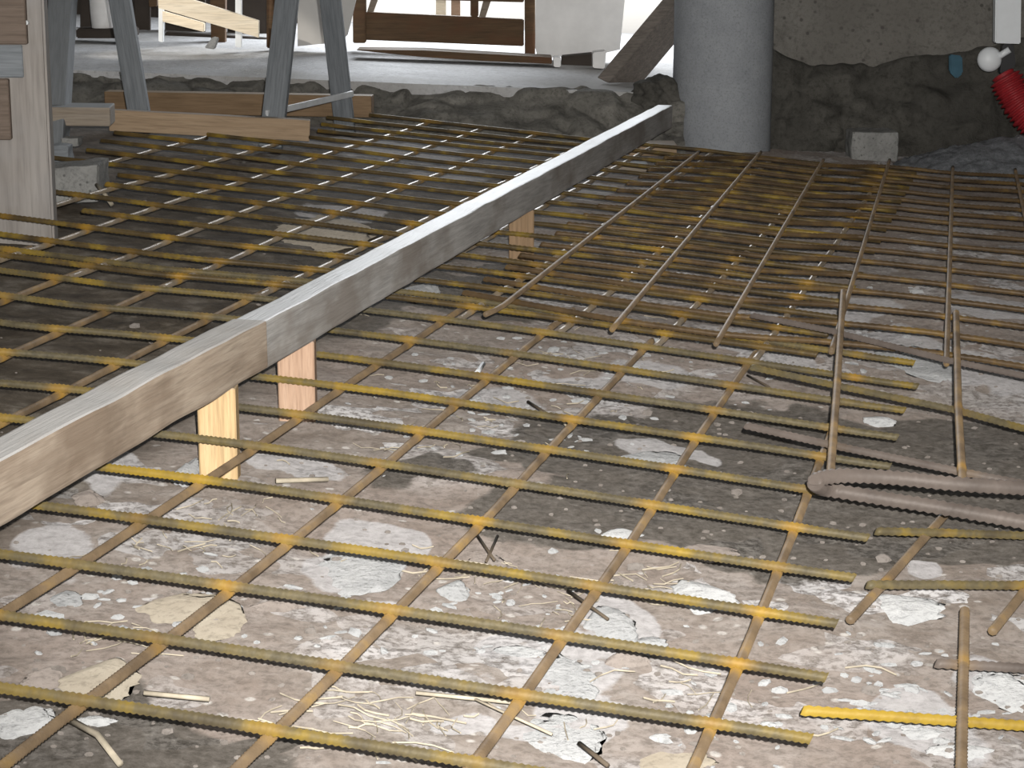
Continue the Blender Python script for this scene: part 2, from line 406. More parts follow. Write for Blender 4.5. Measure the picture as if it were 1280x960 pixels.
block('wall_light_block_right', .72, 2.6, 8.3, 8.5, -.3, 2.8, M['dark'])  # unseen wall added to cut sky light from the right
block('wall_light_block_top', -.68, .72, 8.3, 8.5, 1.7, 2.8, M['dark'])  # unseen wall piece added above the opening to cut sky light

# ------------------------------------------------------------------ rebar meshes
G_O = Vector((-.577156725, 1.712537274, .045777055)); G_T = Vector((.035744659, .145651233, -.00283508)); G_L = Vector((.145195249, -.035856915, -.011516128))
GC = [(-.01682, .00605), (.13381, -.04482), (.01000, -.03817), (.20900, -.05067), (-.24231, .04843), (-.27094, .11509), (.01045, .05881), (.02167, .02875), (-.07880, -.08053), (.14800, -.08885)]
def grid(T, L, z=0.0):
    Tc, Lc = min(10, max(-1.3, T)), min(5.3, max(-2.2, L))
    t, l = (Tc - 4) / 6, (Lc - 2) / 4
    b = (1, t, l, t * t, t * l, l * l, t ** 3, t * t * l, t * l * l, l ** 3)
    k = 1 - smooth(10, 14, T)
    T += k * sum(c[0] * q for c, q in zip(GC, b)); L += k * sum(c[1] * q for c, q in zip(GC, b))
    return G_O + T * G_T + L * G_L + Vector((0, 0, z))
R8 = .0046
def bars_sheet(label, Ts, Ls, Text, Lext, ztop, zlong, mats, rib, tshift=0, lshift=0, sag=.002, weld_far=99, jitter=.0):
    """welded mesh: crossbars (constant T) and lengthwise bars (constant L)"""
    org = grid(Ts[len(Ts) // 2], Ls[len(Ls) // 2], ztop)
    root = empty('rebar_mesh', org, label, 'rebar mesh', 'welded rebar meshes on the ground')
    rnd = random.Random(len(Ts) * 31 + len(Ls))
    tj = {T: rnd.uniform(-jitter, jitter) for T in Ts}; lj = {L: rnd.uniform(-jitter, jitter) for L in Ls}
    def P(T, L, z):
        p = grid(T + tshift, L + lshift, z)
        p.z += sag * noise.noise(p * 3.1); return p
    for T in Ts:
        a, b = Text(T)
        n = int((b - a) * 3) + 2
        pts = [P(T + tj[T], a + (b - a) * i / n, ztop) for i in range(n + 1)]
        w = [P(T + tj[T], L + lj[L], (ztop + zlong) / 2) for L in Ls if a - .1 < L < b + .1]
        link('crossbar', tube_mesh(pts, R8, rib(pts), 8, org, w), M[mats[0]], root)
    for L in Ls:
        a, b = Lext(L)
        n = int((b - a) * 3) + 2
        pts = [P(a + (b - a) * i / n, L + lj[L], zlong) for i in range(n + 1)]
        w = [P(T + tj[T], L + lj[L], (ztop + zlong) / 2) for T in Ts if a - .1 < T < b + .1]
        link('lengthwise_bar', tube_mesh(pts, R8 * .95, rib(pts), 8, org, w), M[mats[1]], root)
    return root
def rib_near(pts): 
    yy = min(p.y for p in pts)
    return .0052 if yy < 2.3 else (.0065 if yy < 3.0 else (.009 if yy < 3.8 else None))
# front mesh
tend = {-1: 5.55, 0: 5.52, 1: 5.5, 2: 5.47, 3: 5.5, 4: 5.52, 5: 5.5, 6: 5.55, 7: 5.55, 8: 5.55, 9: 5.6, 10: 5.5}
lend = {1: 10.6, 2: 10.45, 3: 9.5, 4: 9.65, 5: 7.1}
bars_sheet('front rebar mesh with yellow crossbars, under the long batten and nearest the viewer', list(range(-2, 11)), list(range(-5, 6)),
           lambda T: (-5.5, tend.get(T, 5.5)), lambda L: (-2.5, lend.get(L, 10.5)), 0, -.0078, ('cross', 'long'), rib_near)
# back mesh, left and middle, lapping the front one
def clear(T, L):          # ground the back mesh really covers: short of the boards, the wide post and the rock
    p = grid(T, L)
    if p.y > 5.62 or p.x < -1.6: return False
    if p.x < -.48 and p.y > 4.93: return False
    if p.x < -.90 and p.y > 4.45: return False
    if p.x < -.755 and 3.6 < p.y < 3.76: return False
    if p.x < -.775 and 4.0 < p.y < 4.22: return False
    return True
def span(f, a, b):        # longest clear stretch
    n = 240; best = None; q = None
    for i in range(n + 1):
        t = a + (b - a) * i / n
        if f(t):
            q = [t, t] if q is None else [q[0], t]
            if best is None or abs(q[1] - q[0]) > abs(best[1] - best[0]): best = q
        else: q = None
    return (min(best), max(best)) if best else None
BT = [9.62 + i for i in range(17)]; BL = [i + .10 for i in range(-7, 5)]
bt = {T: span(lambda L: clear(T, L), -7.4, 4.6) for T in BT}
bl = {L: span(lambda T: clear(T, L), 26.0, 9.2) for L in BL}
BT = [T for T in BT if bt[T]]; BL = [L for L in BL if bl[L] and bl[L][1] - bl[L][0] > .5]
bars_sheet('back left rebar mesh with gleaming lengthwise bars, running to the low rock wall', BT, BL,
           lambda T: bt[T], lambda L: bl[L], .004, -.0038, ('olive', 'gleam'), rib_near, sag=.004, jitter=.06)

def poly_sheet(name, label, crosses, longs, zc, zl, mats, ribc=.0075, r=R8, nodes=()):
    """mesh whose bars were measured one by one"""
    c3 = [[at(px, py, zc) for px, py in c] for c in crosses]; l3 = [[at(px, py, zl) for px, py in c] for c in longs]
    org = c3[0][0] if c3 else l3[0][0]
    root = empty('rebar_mesh', org, label, 'rebar mesh', 'welded rebar meshes on the ground')
    w = [at(px, py, (zc + zl) / 2) for px, py in nodes]
    for i, c in enumerate(c3): link('crossbar', tube_mesh(c, r, ribc, 8, org, w), M[mats[0] if not isinstance(mats[0], (list, tuple)) else mats[0][i]], root)
    for c in l3: link('lengthwise_bar', tube_mesh(c, r, ribc, 8, org, w), M[mats[1]], root)
    return root
# right back mesh, lengthwise bars on top
DL = [[(874, 190), (625, 385), (607, 393)], [(951, 190), (765, 412)], [(1029, 200), (895, 430)], [(1112, 200), (1039, 440)], [(1191, 209), (1183, 455)], [(1269, 212), (1325, 480)], [(1346, 218), (1460, 500)]]
DLw = [[at(px, py, .018) for px, py in c] for c in DL]
org = DLw[2][0]
root = empty('rebar_mesh', org, 'back right rebar mesh with brown lengthwise bars on top, in front of the column', 'rebar mesh', 'welded rebar meshes on the ground')
def dpt(i, t):    # point on lengthwise bar i (0 far, 1 near), extrapolating bar index
    def q(k, t):
        a, b = DLw[k][0], DLw[k][1]; return a.lerp(b, t)
    if i < 0: return q(0, t) + (q(0, t) - q(1, t)) * (-i)
    k = min(5, int(i)); return q(k, t).lerp(q(k + 1, t), i - k)
lenD = (DLw[2][1] - DLw[2][0]).length
nT = int(lenD / .15)
rnd = random.Random(4)
crossT = [(0.05 + (k + .1) * .15 / 1) / lenD for k in range(nT)]
welds = []
for t in crossT:
    t += rnd.uniform(-.004, .004)
    a = -.47 + rnd.uniform(-.03, .03)
    pts = [dpt(a + (6.2 - a) * s / 14, t) + Vector((0, 0, -.0085)) for s in range(15)]
    ws = [dpt(i, t) + Vector((0, 0, -.004)) for i in range(7)]
    welds += ws
    link('crossbar', tube_mesh(pts, R8, .011, 8, org, ws, .009), M['brown'], root)
for i, c in enumerate(DLw):
    link('lengthwise_bar', tube_mesh(c, R8 * .92, None, 8, org), M['long'], root)
# tilted offcut of mesh on the right
poly_sheet('rebar_mesh', 'narrow offcut of rebar mesh slanting off to the right over the dark damp patch', 
           [[(939, 394), (1036, 413), (1183, 450), (1285, 471)], [(939, 459), (1045, 482), (1197, 513), (1285, 537)], [(932, 532), (1038, 556), (1202, 590), (1285, 606)]],
           [[(1054, 364), (1047, 470), (1038, 592)], [(1195, 390), (1198, 513), (1203, 602)]], .024, .032, (('steel', 'cross', 'steel'), 'long'), .0075, R8, [(1197, 443), (1197, 513), (1202, 590), (1048, 482), (1042, 556)])
# mesh half buried at right edge
poly_sheet('rebar_mesh', 'half buried rebar mesh end at the right edge, below the thick bent bar', 
           [[(1095, 664), (1180, 666), (1290, 670)], [(1084, 731), (1180, 731), (1290, 732)]],
           [[(1188, 636), (1110, 724), (1062, 776)], [(1284, 735), (1240, 790)]], -.020, -.026, ('cross', 'long'), .0075, R8, [(1170, 665), (1110, 727), (1276, 734)])
poly_sheet('rebar_mesh', 'rebar mesh corner with a bright yellow crossbar at bottom right', 
           [[(1003, 888), (1120, 896), (1290, 908)], [(1170, 829), (1290, 836)]],
           [[(1206, 762), (1204, 850), (1201, 985)]], -.022, -.015, (('yellow', 'steel'), 'long'), .0075, R8, [(1204, 831)])
# thick bent bar
ub = [(1300, 611), (1200, 606), (1120, 597), (1060, 594), (1034, 596), (1020, 600), (1018, 605), (1028, 611), (1060, 616), (1110, 624), (1180, 635), (1300, 656)]
up = [at(px, py, .045 - .03 * (i > 6)) for i, (px, py) in enumerate(ub)]
# smooth hairpin
def chaikin(p):
    q = [p[0]]
    for a, b in zip(p, p[1:]): q += [a.lerp(b, .25), a.lerp(b, .75)]
    return q + [p[-1]]
up = chaikin(chaikin(up))
org = up[len(up) // 2].copy()
o = link('bent_bar', tube_mesh(up, .0078, .009, 12, org), M['steel']); o.location = org
tag(o, 'thick grey ribbed steel bar bent into a hairpin, lying on the meshes at right', 'steel bar')

# ------------------------------------------------------------------ long battens and pegs
d = Vector((.845, 3.716, 0)).normalized(); n_left = Vector((-d.y, d.x, 0))
BW, BH = .043, .058
def bpt(y, w=BW): 
    x = beam_x(y); return Vector((x, y, SLOPE * x + .05)) + n_left * (w / 2)
o = timber('timber_batten', bpt(1.30), bpt(2.415), BW, BH, M['batten_front'], cuts=44, wob=.0022, bev=.004, seed=2)
tag(o, 'front beige brown timber batten, nearest piece of the long formwork rail', 'timber', 'battens of the long formwork rail')
o = timber('timber_batten', bpt(2.412, .042), bpt(5.47, .042), .039, BH - .0015, M['batten_back'], cuts=60, wob=.0015, bev=.003, seed=5)
tag(o, 'long grey dusty timber batten running from the joint back to the column', 'timber', 'battens of the long formwork rail')
def peg(px_r, Y, w, th, mat, label, px_l=None, lean=0):
    x = beam_x(Y); top = SLOPE * x + .0495
    zb = ground(x - w / 2, Y) - .012
    bm = bmesh.new(); bmesh.ops.create_cube(bm, size=1)
    for v in bm.verts: v.co = Vector((v.co.x * w, v.co.y * th, (v.co.z + .5) * (top - zb)))
    bmesh.ops.bevel(bm, geom=bm.edges[:], offset=.0015, segments=1, affect='EDGES')
    o = link('timber_peg', bm_mesh(bm), mat); o.location = (x - w / 2, Y + th / 2, zb)
    o.rotation_euler.z = 0
    # grain runs up the peg
    return tag(o, label, 'timber peg', 'pegs under the formwork rail')
def grainz(o):
    """turn a mesh so that its long axis is the grain axis x"""
    o.data.transform(Matrix.Rotation(math.pi / 2, 4, 'Y')); o.rotation_euler = (0, -math.pi / 2, 0)
for a in ((0, 2.305, .043, .028, M['peg'], 'front pale yellow pine peg holding up the beige batten'),
          (0, 2.580, .046, .030, M['peg_pink'], 'second pinkish pine peg standing just behind the batten joint'),
          (0, 3.835, .046, .03, M['board_brown'], 'third brownish peg under the grey batten, half way to the column')):
    o = peg(*a); grainz(o)
def small_board(name, pxl, pxr, ytop, ybot, Y, dep, mat, label, cat, group=None, ry=0):
    a = aty(pxl, ybot, Y); b = aty(pxr, ybot, Y); h = (aty(pxl, ytop, Y) - a).length
    o = timber(name, a + Vector((0, dep / 2, 0)), b + Vector((0, dep / 2, 0)), dep, h, mat)
    return tag(o, label, cat, group)
small_board('timber_board', 786, 846, 181, 195, 5.62, .10, M['board'], 'short pale board under the far end of the grey batten at the column foot', 'timber')
small_board('timber_board', 757, 810, 205, 215, 5.32, .06, M['board_grey'], 'thin offcut board on the ground just in front of the batten end', 'timber')

# ------------------------------------------------------------------ concrete column
cc = Vector((.588 + .005, 6.04, -.20)); bm = bmesh.new(); seg = 40; prev = None
for k in range(41):
    z = 2.82 * k / 40; ring = []
    for j in range(seg):
        a = 2 * math.pi * j / seg; r = .1395 + .0015 * noise.noise(Vector((math.cos(a) * 3, math.sin(a) * 3, z * 4)))
        ring.append(bm.verts.new((math.cos(a) * r, math.sin(a) * r, z)))
    if prev:
        for j in range(seg): bm.faces.new((prev[j], prev[(j + 1) % seg], ring[(j + 1) % seg], ring[j]))
    prev = ring
o = link('concrete_column', bm_mesh(bm, 'm', True), M['column']); o.location = cc
tag(o, 'round grey concrete column standing at the far end of the batten', 'column')

# ------------------------------------------------------------------ left post
Yp = 3.66
pr = empty('timber_post', aty(20, 318, Yp), 'wide pale grey timber post cut off by the left edge', 'timber post')
zb = ground(-.84, Yp) - .01
b0 = aty(68, 303, Yp); t0 = aty(55, 0, Yp)
wid = .165
def post_box(name, pxl, pxr, pyt, pyb, proud, mat, dep):
    a = aty(pxl, pyb, Yp); b = aty(pxr, pyt, Yp)
    bm = bmesh.new(); bmesh.ops.create_cube(bm, size=1)
    for v in bm.verts: v.co = Vector(((a.x + b.x) / 2 + v.co.x * abs(b.x - a.x), Yp - proud + (v.co.y + .5) * dep, (a.z + b.z) / 2 + v.co.z * abs(b.z - a.z))) - pr.location
    bmesh.ops.bevel(bm, geom=bm.edges[:], offset=.002, segments=1, affect='EDGES')
    return link(name, bm_mesh(bm), mat, pr)
bm = bmesh.new(); bmesh.ops.create_cube(bm, size=1)
for v in bm.verts:
    z = zb if v.co.z < 0 else 2.6
    k = (z - b0.z) / (t0.z - b0.z); xr = b0.x + (t0.x - b0.x) * k * .55
    v.co = Vector((xr - (.5 - v.co.x) * wid, Yp + (v.co.y + .5) * .035, z)) - pr.location
bmesh.ops.bevel(bm, geom=bm.edges[:], offset=.004, segments=2, affect='EDGES')
shaft = link('shaft', bm_mesh(bm), M['post'], pr)
post_box('cleat', -40, 30, -60, 55, .014, M['post_dark'], .02)
post_box('cleat', -40, 12, 98, 174, .014, M['post_dark'], .02)
o = post_box('plate', -40, 28, 56, 97, .004, M['trestle'], .01); o['label'] = 'grey metal plate between the two cleats'
bm = bmesh.new(); bmesh.ops.create_cone(bm, segments=10, radius1=.004, radius2=.004, depth=.012, cap_ends=True, matrix=Matrix.Translation(aty(34, 28, Yp) - pr.location + Vector((0, -.004, 0))) @ Matrix.Rotation(math.pi / 2, 4, 'X'))
link('bolt', bm_mesh(bm), M['strap'], pr)

# ------------------------------------------------------------------ trestle (sawhorse)
tr = empty('sawhorse', (-.72, 5.45, gbase(-.72, 5.45)), 'blue grey sawhorse with splayed legs standing behind the pale board', 'sawhorse')
LW = .062
def leg(p0, p1, Y0, w):     # photo line p0 (upper, Y0 ahead) to p1 (foot on the ground)
    a = aty(*p0, Y0); b = at(*p1, GOFF)
    dd = (a - b).normalized(); foot = b; 
    top = b + (a - b) * ((.92 - b.z) / (a.z - b.z))
    return timber('leg', foot, top, w, w * .75, M['trestle'], tr, up=Vector((0, -1, 0)), bev=.004), foot, top
fy, ry = 5.24, 5.72
_, f1, t1 = leg((83, 0), (70, 205), 5.20, .058)
_, f2, t2 = leg((152, 0), (180, 165), 5.36, .052)
_, f3, t3 = leg((360, 0), (339, 191), 5.34, .056)
_, f4, t4 = leg((414, 0), (433, 167), 5.46, .052)
timber('top_rail', (t1 + t2) / 2 + Vector((-.1, 0, -.03)), (t3 + t4) / 2 + Vector((.1, 0, -.03)), .10, .09, M['trestle'], tr)
o = timber('brace', aty(333, 146, 5.15), aty(441, 121, 5.52), .008, .016, M['strap'], tr, up=Vector((0, 0, 1))); o['label'] = 'pale flat metal strap between two legs'
# boards around the sawhorse
a = aty(137, 163, 5.04); b = aty(387, 176, 5.075)
o = timber('timber_board', a, b, .03, .0505, M['board'], cuts=10, wob=.001); tag(o, 'pale board on edge across the foot of the sawhorse', 'timber')
a = aty(-20, 157, 4.72); b = aty(136, 158, 4.74)
o = timber('timber_board', a + Vector((0, .05, 0)), b + Vector((0, .05, 0)), .10, .042, M['board_grey']); tag(o, 'thick grey topped board sticking out from behind the wide post', 'timber')
a = aty(134, 140, 5.80); b = aty(466, 146, 5.74)
o = timber('timber_board', a, b, .05, .058, M['board_brown']); tag(o, 'brown beam with square cut end lying along the low rock wall', 'timber')
def conc(px0, px1, pyt, pyb, Y, dep, mat, name, label, cat, group=None, seed=1, tl=0):
    a = aty(px0, pyb, Y); b = aty(px1, pyt, Y)
    bm = bmesh.new(); bmesh.ops.create_cube(bm, size=1)
    bmesh.ops.subdivide_edges(bm, edges=bm.edges[:], cuts=11, use_grid_fill=True)
    for v in bm.verts:
        ed = sorted((abs(v.co.x), abs(v.co.y), abs(v.co.z)))
        if ed[1] > .49: v.co *= .965 + .03 * noise.noise(v.co * 5 + Vector((seed, 3, 0)))
        v.co = Vector((v.co.x * (b.x - a.x), (v.co.y + .5) * dep, (v.co.z + .5) * (b.z - a.z) + tl * v.co.x))
        v.co += Vector((noise.noise(v.co * 30 + Vector((seed, 0, 0))), noise.noise(v.co * 30 + Vector((0, seed, 0))), noise.noise(v.co * 30 + Vector((0, 0, seed))))) * .004
    o = link(name, bm_mesh(bm), mat); o.location = ((a.x + b.x) / 2, Y, a.z)
    return tag(o, label, cat, group)
conc(40, 122, 209, 256, 4.05, .12, M['concrete'], 'concrete_block', 'large rough grey block on the mesh beside the wide post', 'block', tl=.012)
conc(52, 86, 182, 220, 4.45, .05, M['trestle'], 'spacer_block', 'dark blue grey block standing behind the large rough grey block', 'block')
conc(76, 98, 173, 183, 4.62, .05, M['concrete'], 'spacer_block', 'little pale topped block under the thick grey topped board', 'block')
sp = [aty(121, 231, 4.03), aty(131, 243, 4.0), aty(140, 256, 3.97)]
o = link('stick', tube_mesh(sp, .0045, None, 6, sp[1]), M['straw']); o.location = sp[1]; tag(o, 'pale stick leaning against the large rough grey block', 'stick')

# ------------------------------------------------------------------ things by the back wall
conc(1063, 1124, 165, 206, 5.90, .11, M['concrete'], 'concrete_block', 'pale concrete block on the ground against the back wall', 'block', seed=4)
# gravel heap
gp = aty(1262, 215, 5.78); bm = bmesh.new(); vs = {}
for j in range(41):
    for i in range(61):
        u, v = i / 60 * 2 - 1, j / 40 * 2 - 1; r = math.hypot(u, v)
        x, yv = u * .34, v * .22
        h = .115 * max(0, 1 - r) ** .8 + .012 * noise.noise(Vector((x * 30, yv * 30, 0))) + .006 * noise.noise(Vector((x * 90, yv * 90, 3)))
        vs[i, j] = bm.verts.new((x, yv, SLOPE * x + h - .02 * (r > .98) - .01))
for j in range(40):
    for i in range(60): bm.faces.new((vs[i, j], vs[i + 1, j], vs[i + 1, j + 1], vs[i, j + 1]))
o = link('gravel_heap', bm_mesh(bm, 'm', True), M['gravel']); o.location = (gp.x + .02, 5.80, gbase(gp.x, 5.8)); tag(o, 'blue grey heap of gravel against the right end of the back wall', 'gravel', kind='stuff')
# white duct, cap and red hose
Yd = 5.86
du = empty('cable_duct', aty(1262, 55, Yd), 'white plastic cable duct hanging at the top right corner', 'cable duct')
def duct_part(name, pxs, Y, dep, mat, bev=.003): return prism_y(pxs, Y, dep, du, name, mat, bev)
duct_part('duct', [(1246, -160), (1279, -160), (1276, 55), (1244, 54)], Yd, .035, M['white'])
duct_part('plug', [(1254, 55), (1267, 55), (1270, 80), (1262, 96), (1250, 92), (1252, 78)], Yd + .004, .028, M['black'])
cap = empty('round_lamp_cap', aty(1239, 75, Yd), 'white round cap with stub beside the black plug', 'cap')
bm = bmesh.new(); bmesh.ops.create_uvsphere(bm, u_segments=24, v_segments=14, radius=.034)
for v in bm.verts: v.co.y *= .7
bmesh.ops.translate(bm, verts=bm.verts[:], vec=(0, .02, 0)); link('globe', bm_mesh(bm, 'm', True), M['white'], cap)
sp = [aty(1246, 72, Yd + .01) - cap.location, aty(1262, 62, Yd + .0) - cap.location]
link('stub', tube_mesh(sp, .009, None, 10), M['white'], cap)
hp = [aty(1253, 92, Yd), aty(1262, 108, Yd - .01), aty(1277, 136, Yd - .03), aty(1306, 168, Yd - .06)]
hp = chaikin(hp)
def corrugated(pts, r0, pitch, org):
    L = [0]
    for a, b in zip(pts, pts[1:]): L.append(L[-1] + (b - a).length)
    out = []; n = int(L[-1] / (pitch / 6)); k = 0; vs = []; fs = []
    for i in range(n + 1):
        s = L[-1] * i / n
        while k < len(pts) - 2 and s > L[k + 1]: k += 1
        p = pts[k].lerp(pts[k + 1], (s - L[k]) / (L[k + 1] - L[k])); dd = (pts[k + 1] - pts[k]).normalized()
        sx = dd.cross(Vector((0, 1, 0))).normalized(); sy = sx.cross(dd); r = r0 * (1 + .13 * math.sin(2 * math.pi * s / pitch)) * min(1, .6 + s / .05)
        for j in range(16):
            a = 2 * math.pi * j / 16; vs.append(p + (sx * math.cos(a) + sy * math.sin(a)) * r - org)
    for i in range(n):
        for j in range(16): fs.append((i * 16 + j, i * 16 + (j + 1) % 16, (i + 1) * 16 + (j + 1) % 16, (i + 1) * 16 + j))
    fs.append(tuple(range(16))); return mesh_from(vs, fs, 'hose', True)
o = link('corrugated_hose', corrugated(hp, .043, .013, hp[0]), M['red']); o.location = hp[0]; tag(o, 'red corrugated hose below the white duct at right edge', 'hose')
o = prism_y([(1187, 68), (1203, 70), (1204, 92), (1196, 99), (1187, 90)], 6.10, .02, None, 'rag', M['blue'], .004); tag(o, 'small faded blue rag on the back wall', 'rag')

# ------------------------------------------------------------------ things on the raised slab
FY = 7.05
fr = empty('timber_fence', aty(550, 62, FY), 'dark brown timber fence section standing on the slab in front of the bright sky', 'fence')
def fpart(name, pxs, Y, dep, mat='frame', bev=.003): return prism_y(pxs, Y, dep, fr, name, M[mat], bev)
fpart('board', [(456, 15), (655, 24), (655, 58), (456, 50)], FY, .03)
fpart('stile', [(441, -200), (457, -200), (457, 54), (441, 54)], FY - .012, .05)
fpart('stile', [(655, -200), (669, -200), (669, 72), (656, 72)], FY - .012, .05)
fpart('stile', [(588, -200), (598, -200), (598, 21), (588, 21)], FY + .01, .03)
fpart('rail', [(540, -28), (655, -24), (655, 3), (540, 0)], FY + .005, .03)
fpart('strut', [(473, -30), (483, -30), (466, 17), (458, 17)], FY + .035, .02, 'board_grey')
fpart('strut', [(612, -30), (624, -30), (606, 24), (598, 24)], FY + .035, .02, 'board_grey')
bd = prism_y([(446, 62), (530, 63), (690, 72), (690, 80), (600, 76), (525, 71), (446, 63)], 6.72, .12, None, 'timber_plank', M['frame'], .002); tag(bd, 'thin dark plank lying on the slab in front of the brown frame', 'timber')
for pxs, lab, mt in (([(545, -40), (557, -40), (557, 30), (545, 30)], 'left of two slim sunlit posts beyond the brown frame', 'sun_board'), ([(564, -40), (575, -40), (575, 30), (564, 30)], 'right pinkish one of two slim sunlit posts beyond the brown frame', 'peg_pink')):
    o = prism_y([(pxs[0][0], -200), (pxs[1][0], -200), (pxs[1][0], 40), (pxs[0][0], 40)], 9.0, .05, None, 'fence_post', M[mt], .003)
    tag(o, lab, 'post', 'sunlit posts beyond the frame')
# white sheet
def sheet(outline, Y, dep, mat, name, label, cat, bulge=.012):
    o = prism_y(outline, Y, dep, None, name, mat, 0)
    return tag(o, label, cat)
sheet([(672, -200), (800, -200), (775, 62), (757, 66), (730, 67), (706, 70), (690, 72), (672, 72), (669, 60)], 6.98, .05, M['panel'], 'white_sheet', 'tall milky white panel standing on the slab right of the brown frame', 'panel')
sheet([(371, -200), (452, -200), (447, -10), (440, 20), (434, 44), (424, 54), (400, 55), (372, 58)], 6.95, .03, M['plate'], 'grey_sheet', 'pale grey panel seen between the two right sawhorse legs', 'panel')
for pxs, lab in (([(692, 72), (701, 72), (701, 84), (692, 84)], 'left small white block under the white panel'), ([(741, 66), (758, 64), (756, 86), (741, 85)], 'right small white block under the white panel')):
    o = prism_y(pxs, 6.70, .09, None, 'support_block', M['panel'], .003); tag(o, lab, 'block', 'blocks under the white panel')
o = prism_y([(702, 71), (742, 67), (742, 83), (702, 83)], 6.84, .08, None, 'gap_shade_filler', M['dark'], .003); tag(o, 'dark filler for the shaded gap between the two small white blocks', 'block')  # dark block put in for the shaded gap below the panel
# leaning plank
pl_a, pl_b = aty(752, 100, 6.24), aty(846, -12, 6.27)
dirp = (pl_b - pl_a).normalized()
bm = bmesh.new()
L2 = .52
a0 = aty(746, 97, 6.23); a1 = aty(760, 104, 6.22)
tdir = (a1 - a0); back = Vector((.105, .10, -.008))
pts = []
for s in (0, 1):
    base = dirp * (L2 * s)
    for q in (a0, a1, a1 + back, a0 + back): pts.append(q + base - a0)
me = mesh_from(pts, [(0, 1, 2, 3), (7, 6, 5, 4), (0, 4, 5, 1), (1, 5, 6, 2), (2, 6, 7, 3), (3, 7, 4, 0)])
bm.from_mesh(me); bmesh.ops.bevel(bm, geom=bm.edges[:], offset=.002, segments=1, affect='EDGES')
o = link('leaning_plank', bm_mesh(bm), M['plank']); o.location = a0; tag(o, 'thick dark plank leaning up against the concrete column', 'timber')
# sunlit boards at left
o = prism_y([(197, -30), (255, -30), (323, 26), (323, 47), (198, 10)], 6.75, .03, None, 'sloping_board', M['sun_board'], .002)
o.data.clear_geometry()
bm = bmesh.new(); fr4 = [aty(*p, 6.75) - o.location for p in ((197, -14), (323, 26), (323, 47), (198, 10))]
vs = [bm.verts.new(p) for p in fr4]; f = bm.faces.new(vs); r = bmesh.ops.extrude_face_region(bm, geom=[f]); bmesh.ops.translate(bm, verts=[v for v in r['geom'] if isinstance(v, bmesh.types.BMVert)], vec=(0, .03, 0)); bmesh.ops.recalc_face_normals(bm, faces=bm.faces[:]); bm.to_mesh(o.data); bm.free()
tag(o, 'upper sunlit pale board sloping down to the right behind the sawhorse', 'timber', 'sunlit sloping boards')
o = prism_y([(203, 14), (255, 29), (255, 40), (203, 27)], 6.79, .03, None, 'sloping_board', M['sun_board'], .002); tag(o, 'lower shorter sunlit board just under the long sloping one', 'timber', 'sunlit sloping boards')
for pxs, lab, Y in (([(198, -100), (205, -100), (204, 53), (198, 52)], 'left slim white stake carrying the sloping boards', 6.80), ([(294, -150), (302, -150), (302, 60), (294, 59)], 'right slim white stake behind the long sloping board', 6.80)):
    o = prism_y(pxs, Y, .02, None, 'white_stake', M['white'], .002); tag(o, lab, 'stake', 'stakes carrying the sloping boards')
o = prism_y([(334, -200), (345, -200), (343, 61), (333, 60)], 6.9, .05, None, 'timber_post', M['frame'], .003); tag(o, 'slim dark brown post beside the right pair of sawhorse legs', 'timber post')
o = prism_y([(256, -200), (283, -200), (281, 57), (264, 56)], 7.2, .05, None, 'timber_post', M['frame'], .003); tag(o, 'broad reddish brown post behind the sloping boards', 'timber post')
o = prism_y([(186, -200), (196, -200), (196, 8), (186, 9)], 7.2, .04, None, 'timber_post', M['frame'], .003); tag(o, 'short seen brown post end above the left white stake', 'timber post')
o = prism_y([(255, 60), (266, 46), (273, 48), (268, 62)], 6.7, .03, None, 'stone', M['grey_chunk'], .003); tag(o, 'small upright pale stone on the slab under the sloping boards', 'stone')
# bucket
bp = aty(128, 36, 7.0); bm = bmesh.new(); prev = None
for k, (r, z) in enumerate([(.0, .0), (.03, .0), (.034, .005), (.037, .06), (.040, .2), (.043, .205), (.043, .215), (.036, .215), (.034, .05), (0, .05)]):
    ring = [bm.verts.new((math.cos(2 * math.pi * j / 24) * max(r, .0005), math.sin(2 * math.pi * j / 24) * max(r, .0005), z)) for j in range(24)]
    if prev:
        for j in range(24): bm.faces.new((prev[j], prev[(j + 1) % 24], ring[(j + 1) % 24], ring[j]))
    prev = ring
o = link('plastic_tub', bm_mesh(bm, 'm', True), M['panel']); o.location = bp; tag(o, 'white round tub between the left pair of sawhorse legs', 'tub')
# dark boarding further back and planks the tub stands on
o = prism_y([(95, 36), (166, 36), (166, 48), (95, 48)], 6.95, .12, None, 'timber_beam', M['dark'], .004); tag(o, 'dark beam under the white tub on the slab', 'timber')
for k, (x0, x1, lab, mt) in enumerate(((100, 118, 'dark upright board left of the white tub', 'dark'), (168, 187, 'wide dark upright board right of the left sawhorse legs', 'dark'), (206, 256, 'dark boarding behind the lower sloping board', 'dark'), (284, 296, 'dark upright board left of the right white stake', 'dark'), (303, 334, 'dark upright sheet right of the right white stake', 'dark'))):
    o = prism_y([(x0, -200), (x1, -200), (x1, 55 + k), (x0, 50 + k)], 7.6 + .02 * k, .03, None, 'dark_board', M[mt], .003); tag(o, lab, 'board', 'dark boards behind the sawhorse')
o = prism_y([(206, 40), (334, 48), (334, 60), (206, 52)], 7.4, .06, None, 'timber_beam', M['dark'], .004); tag(o, 'low dark beam on the slab behind the white stakes', 'timber')
o = prism_y([(60, -150), (72, -150), (70, 66), (60, 70)], 6.5, .03, None, 'grey_board', M['plate'], .003); tag(o, 'pale blue grey board just right of the wide post', 'timber')

